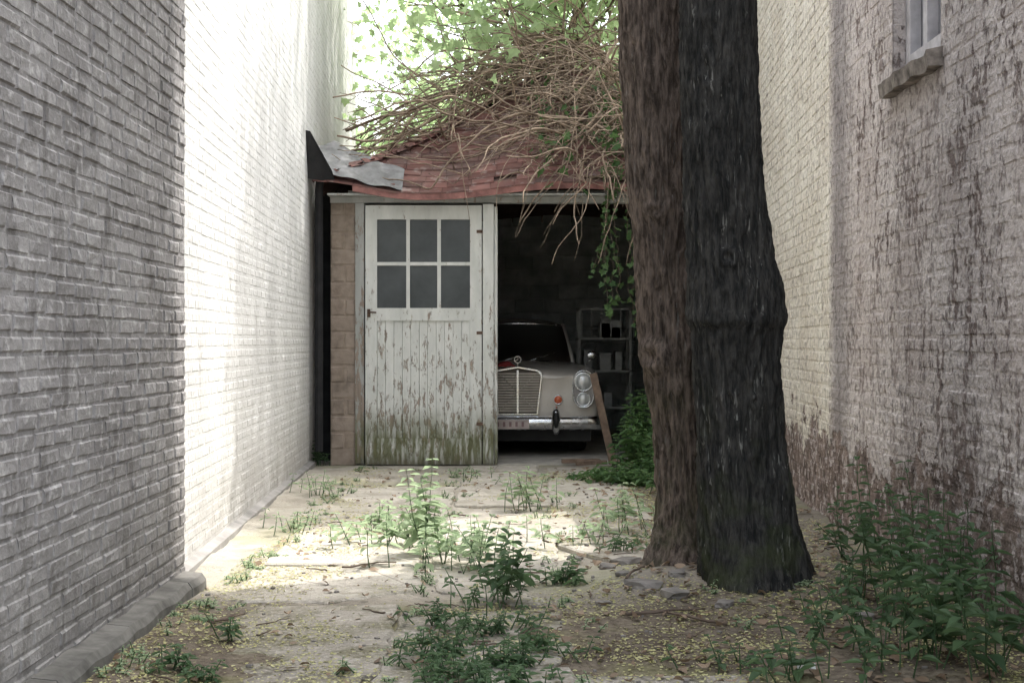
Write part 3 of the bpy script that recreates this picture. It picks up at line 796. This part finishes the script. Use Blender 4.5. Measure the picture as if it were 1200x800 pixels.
w.obj('crown_and_shade_leaves',MLEAF,TR)
# ------------------------------------------------------------------ background tree over the garage, plus added shade clumps
BT=empty('maple_tree')
w=MB();tips=[];shade_clumps=[]
w.tube([(2.6,21,0),(2.5,20.9,2),(2.2,20.5,4.5),(1.9,20,7),(1.7,19.6,9.5)],[.3,.26,.22,.16,.08],14)
for (p,d,L,r) in [((2.4,20.7,3.6),(-1,-.7,.35),5.0,.09),((2.3,20.6,4.2),(-.5,-1,.3),5.0,.09),((2.1,20.3,5.2),(-.9,-.9,.3),5.0,.08),
    ((2.2,20.5,4.0),(-1.2,-.1,.3),4.5,.08),((2.0,20.1,6.4),(-.2,-1,.7),4.5,.07)]:
    limb(w,Vector(p),Vector(d).normalized(),L,r,2,tips,.3)
def shade_clump(tx,ty,tz,h):
    c_=Vector((tx,ty,tz))+SUN*((h-tz)/SUN.z); shade_clumps.append((c_,R.uniform(.28,.5)))
for _ in range(62): shade_clump(R.uniform(-1.7,1.5),R.uniform(9.3,13.9),0,R.uniform(7.5,10.5))  # unseen clumps added along sun rays to shade the ground
for _ in range(18): shade_clump(-1.85,R.uniform(9.6,14),R.uniform(0.2,3.0),R.uniform(9,12.5))  # more added clumps, for shade streaks on the left wall
mains=[]  # limbs and twigs added to carry the shade clumps
for k_ in range(6):
    a=Vector((2.0,20.1,5.5+k_*.6)); b=Vector((.8+k_*.7,13.4,8+.5*(k_%3)))
    pts=[a.lerp(b,t/12)+Vector((R.gauss(0,.07),R.gauss(0,.07),math.sin(math.pi*t/12)*.6)) for t in range(13)]
    w.tube(pts,[.09*(1-.8*t/12) for t in range(13)],7); mains+=pts[3:]
for c_,s_ in shade_clumps:
    m0=min(mains,key=lambda q:(q-c_).length); 
    w.tube([m0,m0.lerp(c_,.5)+Vector((0,0,.12)),c_],[.025,.016,.005],5)
w.obj('trunk_and_limbs',MTWIG,BT,smooth=True)
w=MB(); 
for p in tips:
    cl=R.random()
    if cl<.42: continue
    for _ in range(9):
        q=p+Vector((R.gauss(0,.25),R.gauss(0,.25),R.gauss(0,.18)))
        if q.z<rz(q.x,q.y)+.15 and q.y>13.6: continue
        if q.z<3.2 or beam(q)<9.0: continue
        leafpoly(w,q,R.uniform(.09,.16),0,min(1,max(0,cl*.6+R.random()*.4)))
for c_,s_ in shade_clumps:
    for _ in range(int(90*(s_/.4)**2)):
        q=c_+Vector((R.gauss(0,s_),R.gauss(0,s_),R.gauss(0,s_*.6)))
        if beam(q)<8.95: continue
        leafpoly(w,q,R.uniform(.16,.24),0,R.random(),False)
w.obj('crown_and_shade_leaves',MLEAF,BT)
w=MB()
for _ in range(3500):
    q=Vector((R.uniform(-9,9),R.uniform(23,25),0)); q.z=R.random()**.7*(4.9+1.6*mn.noise((q.x*.5,0,4)))
    leafpoly(w,q,R.uniform(.2,.4),0,R.random())
w.obj('hedge_foliage',MLEAF)
# ------------------------------------------------------------------ dry vines on the roof
w=MB()
def vine(p,d,L,r,grav=.05,wob=.3):
    pts=[];rs=[];n=int(L/.07)
    for i in range(n):
        pts.append(p.copy()); rs.append(r*(1-.6*i/n))
        d=d+Vector((R.gauss(0,wob),R.gauss(0,wob),R.gauss(0,wob)))*.35+Vector((0,0,-grav)); d.normalize()
        q=p+d*.07
        if q.y>EY0 and q.x>EX0 and q.z>2.5:
            rr=rz(q.x,q.y)+.03
            if q.z<rr: q.z=rr+R.uniform(0,.02); d.z=abs(d.z)*.3; d.y-=.12
        elif q.y>EY0-.08 and q.z<2.85 : q.y=EY0-.08-R.uniform(0,.02)
        if q.z<1.9: break
        if q.x<-1.8: break
        p=q
    if len(pts)>3: w.tube(pts,rs,4)
for _ in range(430):
    x=1.6-abs(R.gauss(0,.95)); y=R.uniform(14.0,16.6); p=Vector((x,y,rz(x,y)+R.uniform(.05,.5)))
    d=Vector((R.gauss(-.4,.7),R.gauss(-.6,.6),R.gauss(.1,.4))).normalized()
    vine(p,d,R.uniform(.8,2.4),R.choice((.004,.006,.007,.010,.015)),R.uniform(.01,.09))
for _ in range(130):
    x=R.uniform(-1.2,1.0); y=x+15.9+R.uniform(-.6,.5); p=Vector((x,y,rz(x,y)+R.uniform(.05,.55)))
    d=Vector((R.gauss(-.8,.5),R.gauss(-.2,.5),R.gauss(.1,.4))).normalized()
    vine(p,d,R.uniform(.8,2.4),R.choice((.005,.007,.011,.018)),R.uniform(-.01,.06),.22)
for _ in range(52):
    x=1.35-abs(R.gauss(0,.42)); p=Vector((x,EY0-.10,2.82+R.uniform(0,.2)))
    d=Vector((R.gauss(0,.5),-.6,.1)).normalized(); vine(p,d,R.uniform(.25,1.1),R.choice((.003,.005,.007)),.14,.28)
w.obj('dry_vine',MVINE,smooth=True)
w=MB()
for _ in range(14):
    x=R.uniform(.92,1.3); z=2.9; p=Vector((x,EY0-.1,z)); n=R.randint(8,26); pts=[]
    for i in range(n):
        pts.append(p.copy()); p=p+Vector((R.gauss(0,.02),R.gauss(0,.015),-.065))
        if R.random()<.75: leafpoly(w,p,R.uniform(.05,.09),1,R.random(),True,1)
    w.tube(pts,.003,4)
for _ in range(520):
    x=R.uniform(.2,1.7) if R.random()<.4 else R.uniform(.9,1.6); q=Vector((x,R.uniform(13.75,15.6),0)); q.z=rz(x,q.y)+R.uniform(-.05,.5); leafpoly(w,q,R.uniform(.06,.12),1,R.random())
w.obj('climbing_ivy',[MTWIG,MIVY])
# ------------------------------------------------------------------ weeds
def weed(name,x,y,h,n,ls,mat,spread=.12,lean=.25,dens=1.0,mb=None):
    w=mb or MB()
    for i in range(n):
        a=R.uniform(0,6.28); r=abs(R.gauss(0,spread)); px_,py_=x+r*math.cos(a),y+r*math.sin(a)
        p=Vector((px_,py_,surf(px_,py_)-.005)); H=h*R.uniform(.45,1.05)
        d=Vector((R.gauss(0,lean),R.gauss(0,lean),1)).normalized(); k_=max(4,int(H/.04)); pts=[p.copy()]; ph=R.uniform(0,6)
        for j in range(k_):
            d=(d+Vector((R.gauss(0,.07),R.gauss(0,.07),.02))).normalized(); p=p+d*H/k_; pts.append(p.copy())
            if j<k_*.2: continue
            t=j/k_; ph+=1.57+R.uniform(-.3,.3)
            for s_ in (0,math.pi):
                if R.random()>dens: continue
                sz=ls*(1.15-.75*t)*R.uniform(.7,1.15)
                dd=Vector((math.cos(ph+s_),math.sin(ph+s_),R.uniform(-.25,.45))).normalized()
                sd=dd.cross(Vector((0,0,1))).normalized(); nn=sd.cross(dd)
                P=[(0,.02),(.12,.02),(.35,.24),(.6,.25),(.85,.11),(1.1,0),(.85,-.11),(.6,-.25),(.35,-.24),(.12,-.02)]
                q=[p+(dd*a_+sd*b_+nn*(abs(b_)*.45-a_*a_*R.uniform(.2,.32)))*sz for a_,b_ in P]
                w.add([tuple(v) for v in q],[(0,1,2,3,4,5),(0,5,6,7,8,9)],1,R.random())
        w.tube(pts,[.0035*(1-.6*j/k_) for j in range(k_+1)],5,0)
    if mb is None: return w.obj(name,[MWEED,mat])
def PX(px_,py_,Y=None):
    Y=Y or 2050/(py_-400); return ((px_-600)/1667*Y,Y)
for (px_,py_,h,n,ls,mt,sp) in [
  (500,655,.60,7,.13,MWEED2,.07),(520,665,.30,16,.10,MWEED2,.20),(455,640,.22,18,.09,MWEED2,.22),(430,625,.2,10,.09,MWEED2,.15),(560,652,.24,12,.09,MWEED2,.16),
  (588,705,.40,6,.12,MWEED,.06),(600,690,.20,9,.08,MWEED,.13),(616,598,.34,10,.09,MWEED2,.16),(690,640,.2,9,.08,MWEED2,.2),(740,625,.34,11,.09,MWEED2,.14),
  (268,752,.14,5,.06,MWEED,.03),(205,792,.10,8,.06,MWEED,.06),(228,800,.08,8,.05,MWEED,.05),(340,622,.14,12,.05,MWEED2,.16),(378,582,.22,12,.06,MWEED2,.13),(375,545,.25,14,.06,MWEED,.1),
  (660,690,.12,9,.08,MWEED,.08),(725,650,.12,12,.06,MWEED,.12),(555,560,.1,9,.05,MWEED2,.2)]:
    x,y=PX(px_,py_); weed('weed_plant',x,y,h,n,ls,mt,sp)
for (x,y,n,h) in [(-.28,5.5,28,.12),(-.1,5.9,24,.12),(-.32,6.1,16,.12),(-.02,5.3,28,.12),(.1,5.6,16,.10),(-.22,5.05,28,.12),(-.16,6.5,12,.18),(-.05,5.0,24,.11)]:
    weed('weed_plant',x,y,h,n,.052,MWEED,.13,.4)
for (x,y,n,h,ls) in [(1.75,5.6,9,.62,.11),(1.85,6.2,9,.7,.10),(1.55,5.3,10,.42,.10),(1.35,5.2,10,.32,.09),(1.7,5.0,10,.5,.11),(1.85,6.9,8,.55,.10),(1.2,5.6,9,.22,.08),(1.80,7.6,8,.4,.09),(1.0,5.1,12,.2,.08),(1.45,5.8,8,.3,.08),(1.55,6.4,8,.3,.08),(.85,5.3,8,.12,.06)]:
    weed('weed_plant',x,y,h,n,ls,MWEED,.13,.3,.75)
for (x,y,n,h,ls) in [(.95,12.2,26,.16,.12),(1.15,12.6,26,.2,.13),(.8,12.5,20,.13,.11),(1.2,13.3,14,.62,.16),(1.3,13.6,12,.8,.17),(1.1,12.0,20,.14,.12),(1.45,12.6,20,.4,.14),(1.3,11.4,14,.25,.1)]:
    weed('ivy_plant',x,y,h,n,ls,MIVY,.17,.35)
w=MB()
for _ in range(190):
    y=4.6+9*R.random()**1.2
    x=R.choice([-1.42,-1.38,-.48,.26,.98,R.uniform(-1.4,1.9)])+R.gauss(0,.05)
    weed('',x,y,R.uniform(.02,.07),R.randint(2,5),R.uniform(.018,.035),None,.03,.5,1,w)
w.obj('seedling_patch',[MWEED,MWEED2])
w=MB()
for (x,y,a,l,r) in [(.78,7.9,.15,.55,.016),(.70,7.6,.35,.35,.01),(.55,6.9,1.2,.3,.008),(-.9,7.6,.5,.3,.006),(.5,6.2,.2,.35,.008),(.35,7.3,2.6,.4,.006),(-1.3,6.1,1.1,.25,.006),(.9,5.9,2.2,.4,.008),(.2,8.6,.3,.4,.007),(-.3,9.9,2.9,.3,.006)]+[(R.uniform(-1.3,1.8),R.uniform(4.6,10),R.uniform(0,3.1),R.uniform(.06,.22),R.uniform(.002,.005)) for _ in range(70)]:
    pts=[]
    for i in range(7):
        t=i/6*l; X=x+t*math.cos(a)+R.uniform(-.012,.012)*l*3;Y=y+t*math.sin(a)+R.uniform(-.012,.012)*l*3; pts.append((X,Y,surf(X,Y)+r+.004+R.uniform(0,.008)))
    w.tube(pts,[r*(1-.08*i) for i in range(7)],6)
w.obj('fallen_sticks',MTWIG,smooth=True)
def stone(mb,x,y,s,fl=.45):
    import bmesh
    bm=bmesh.new(); bmesh.ops.create_icosphere(bm,subdivisions=2,radius=1); sd=R.uniform(0,99); a=R.uniform(0,3.1)
    z=surf(x,y); vs_=[]
    for v in bm.verts:
        c=v.co; c=Vector((max(-.75,min(.75,c.x)),max(-.7,min(.7,c.y)),max(-.6,min(.6,c.z))))
        k_=1+.35*mn.noise(v.co*1.3+Vector((sd,0,0))); c=c*k_
        vs_.append((x+s*(c.x*math.cos(a)-c.y*.7*math.sin(a)),y+s*(c.x*math.sin(a)+c.y*.7*math.cos(a)),z+s*fl*(c.z+.35)))
    mb.add(vs_,[tuple(v.index for v in f.verts) for f in bm.faces],0,R.random()); bm.free()
w=MB()
for (x,y,s) in [(.62,7.7,.12),(.50,7.4,.08),(.62,6.75,.11),(.75,6.55,.10),(.8,6.9,.08),(.55,7.05,.06),(1.5,6.1,.07),(.95,6.35,.07),(.35,7.9,.06),(1.45,8.2,.10),(.42,6.5,.05)]: stone(w,x,y,s,.32)
for _ in range(300):
    x=R.uniform(-1.45,1.95);y=4.3+9*R.random()**1.3; stone(w,x,y,R.uniform(.006,.018),.7)
w.obj('loose_stones',MSTONE)
w=MB(); vv=[]
for j in range(5):
    for i in range(5): vv.append((1.03+i*.016+R.uniform(-.005,.005),5.12+j*.014+R.uniform(-.004,.004),surf(1.05,5.15)+.03+R.uniform(-.010,.012)))
w.add(vv,[(j*5+i,j*5+i+1,(j+1)*5+i+1,(j+1)*5+i) for j in range(4) for i in range(4)]); w.obj('paper_scrap',simple('white_paper',(.8,.8,.8),.8,.2,0,.05))
# ------------------------------------------------------------------ light / camera
L=bpy.data.lights.new('sun','SUN'); L.energy=5; L.angle=rad(.6); L.color=(1,.955,.89)
o=bpy.data.objects.new('sun',L); S.collection.objects.link(o); o.rotation_euler=SUN.to_track_quat('Z','Y').to_euler(); o.location=(0,0,20)
W_=bpy.data.worlds.new('World'); S.world=W_; W_.use_nodes=True; nt=W_.node_tree
sk=nt.nodes.new('ShaderNodeTexSky'); sk.sky_type='NISHITA'; sk.sun_disc=False; sk.sun_elevation=rad(EL); sk.sun_rotation=rad(90-AZ); sk.dust_density=5; sk.air_density=1.5
hs=nt.nodes.new('ShaderNodeHueSaturation'); hs.inputs['Saturation'].default_value=.4; hs.inputs['Value'].default_value=4.2  # bright hazy sky
nt.links.new(sk.outputs[0],hs.inputs['Color']); nt.links.new(hs.outputs[0],nt.nodes['Background'].inputs[0]); nt.nodes['Background'].inputs[1].default_value=.15
cam=bpy.data.cameras.new('camera'); cam.lens=50; cam.sensor_width=36; cam.clip_end=2000
co=bpy.data.objects.new('camera',cam); S.collection.objects.link(co); co.location=(0,0,1.23); co.rotation_euler=(rad(90),0,0); S.camera=co
S.view_settings.view_transform='Standard'; S.view_settings.look='None'; S.view_settings.exposure=0
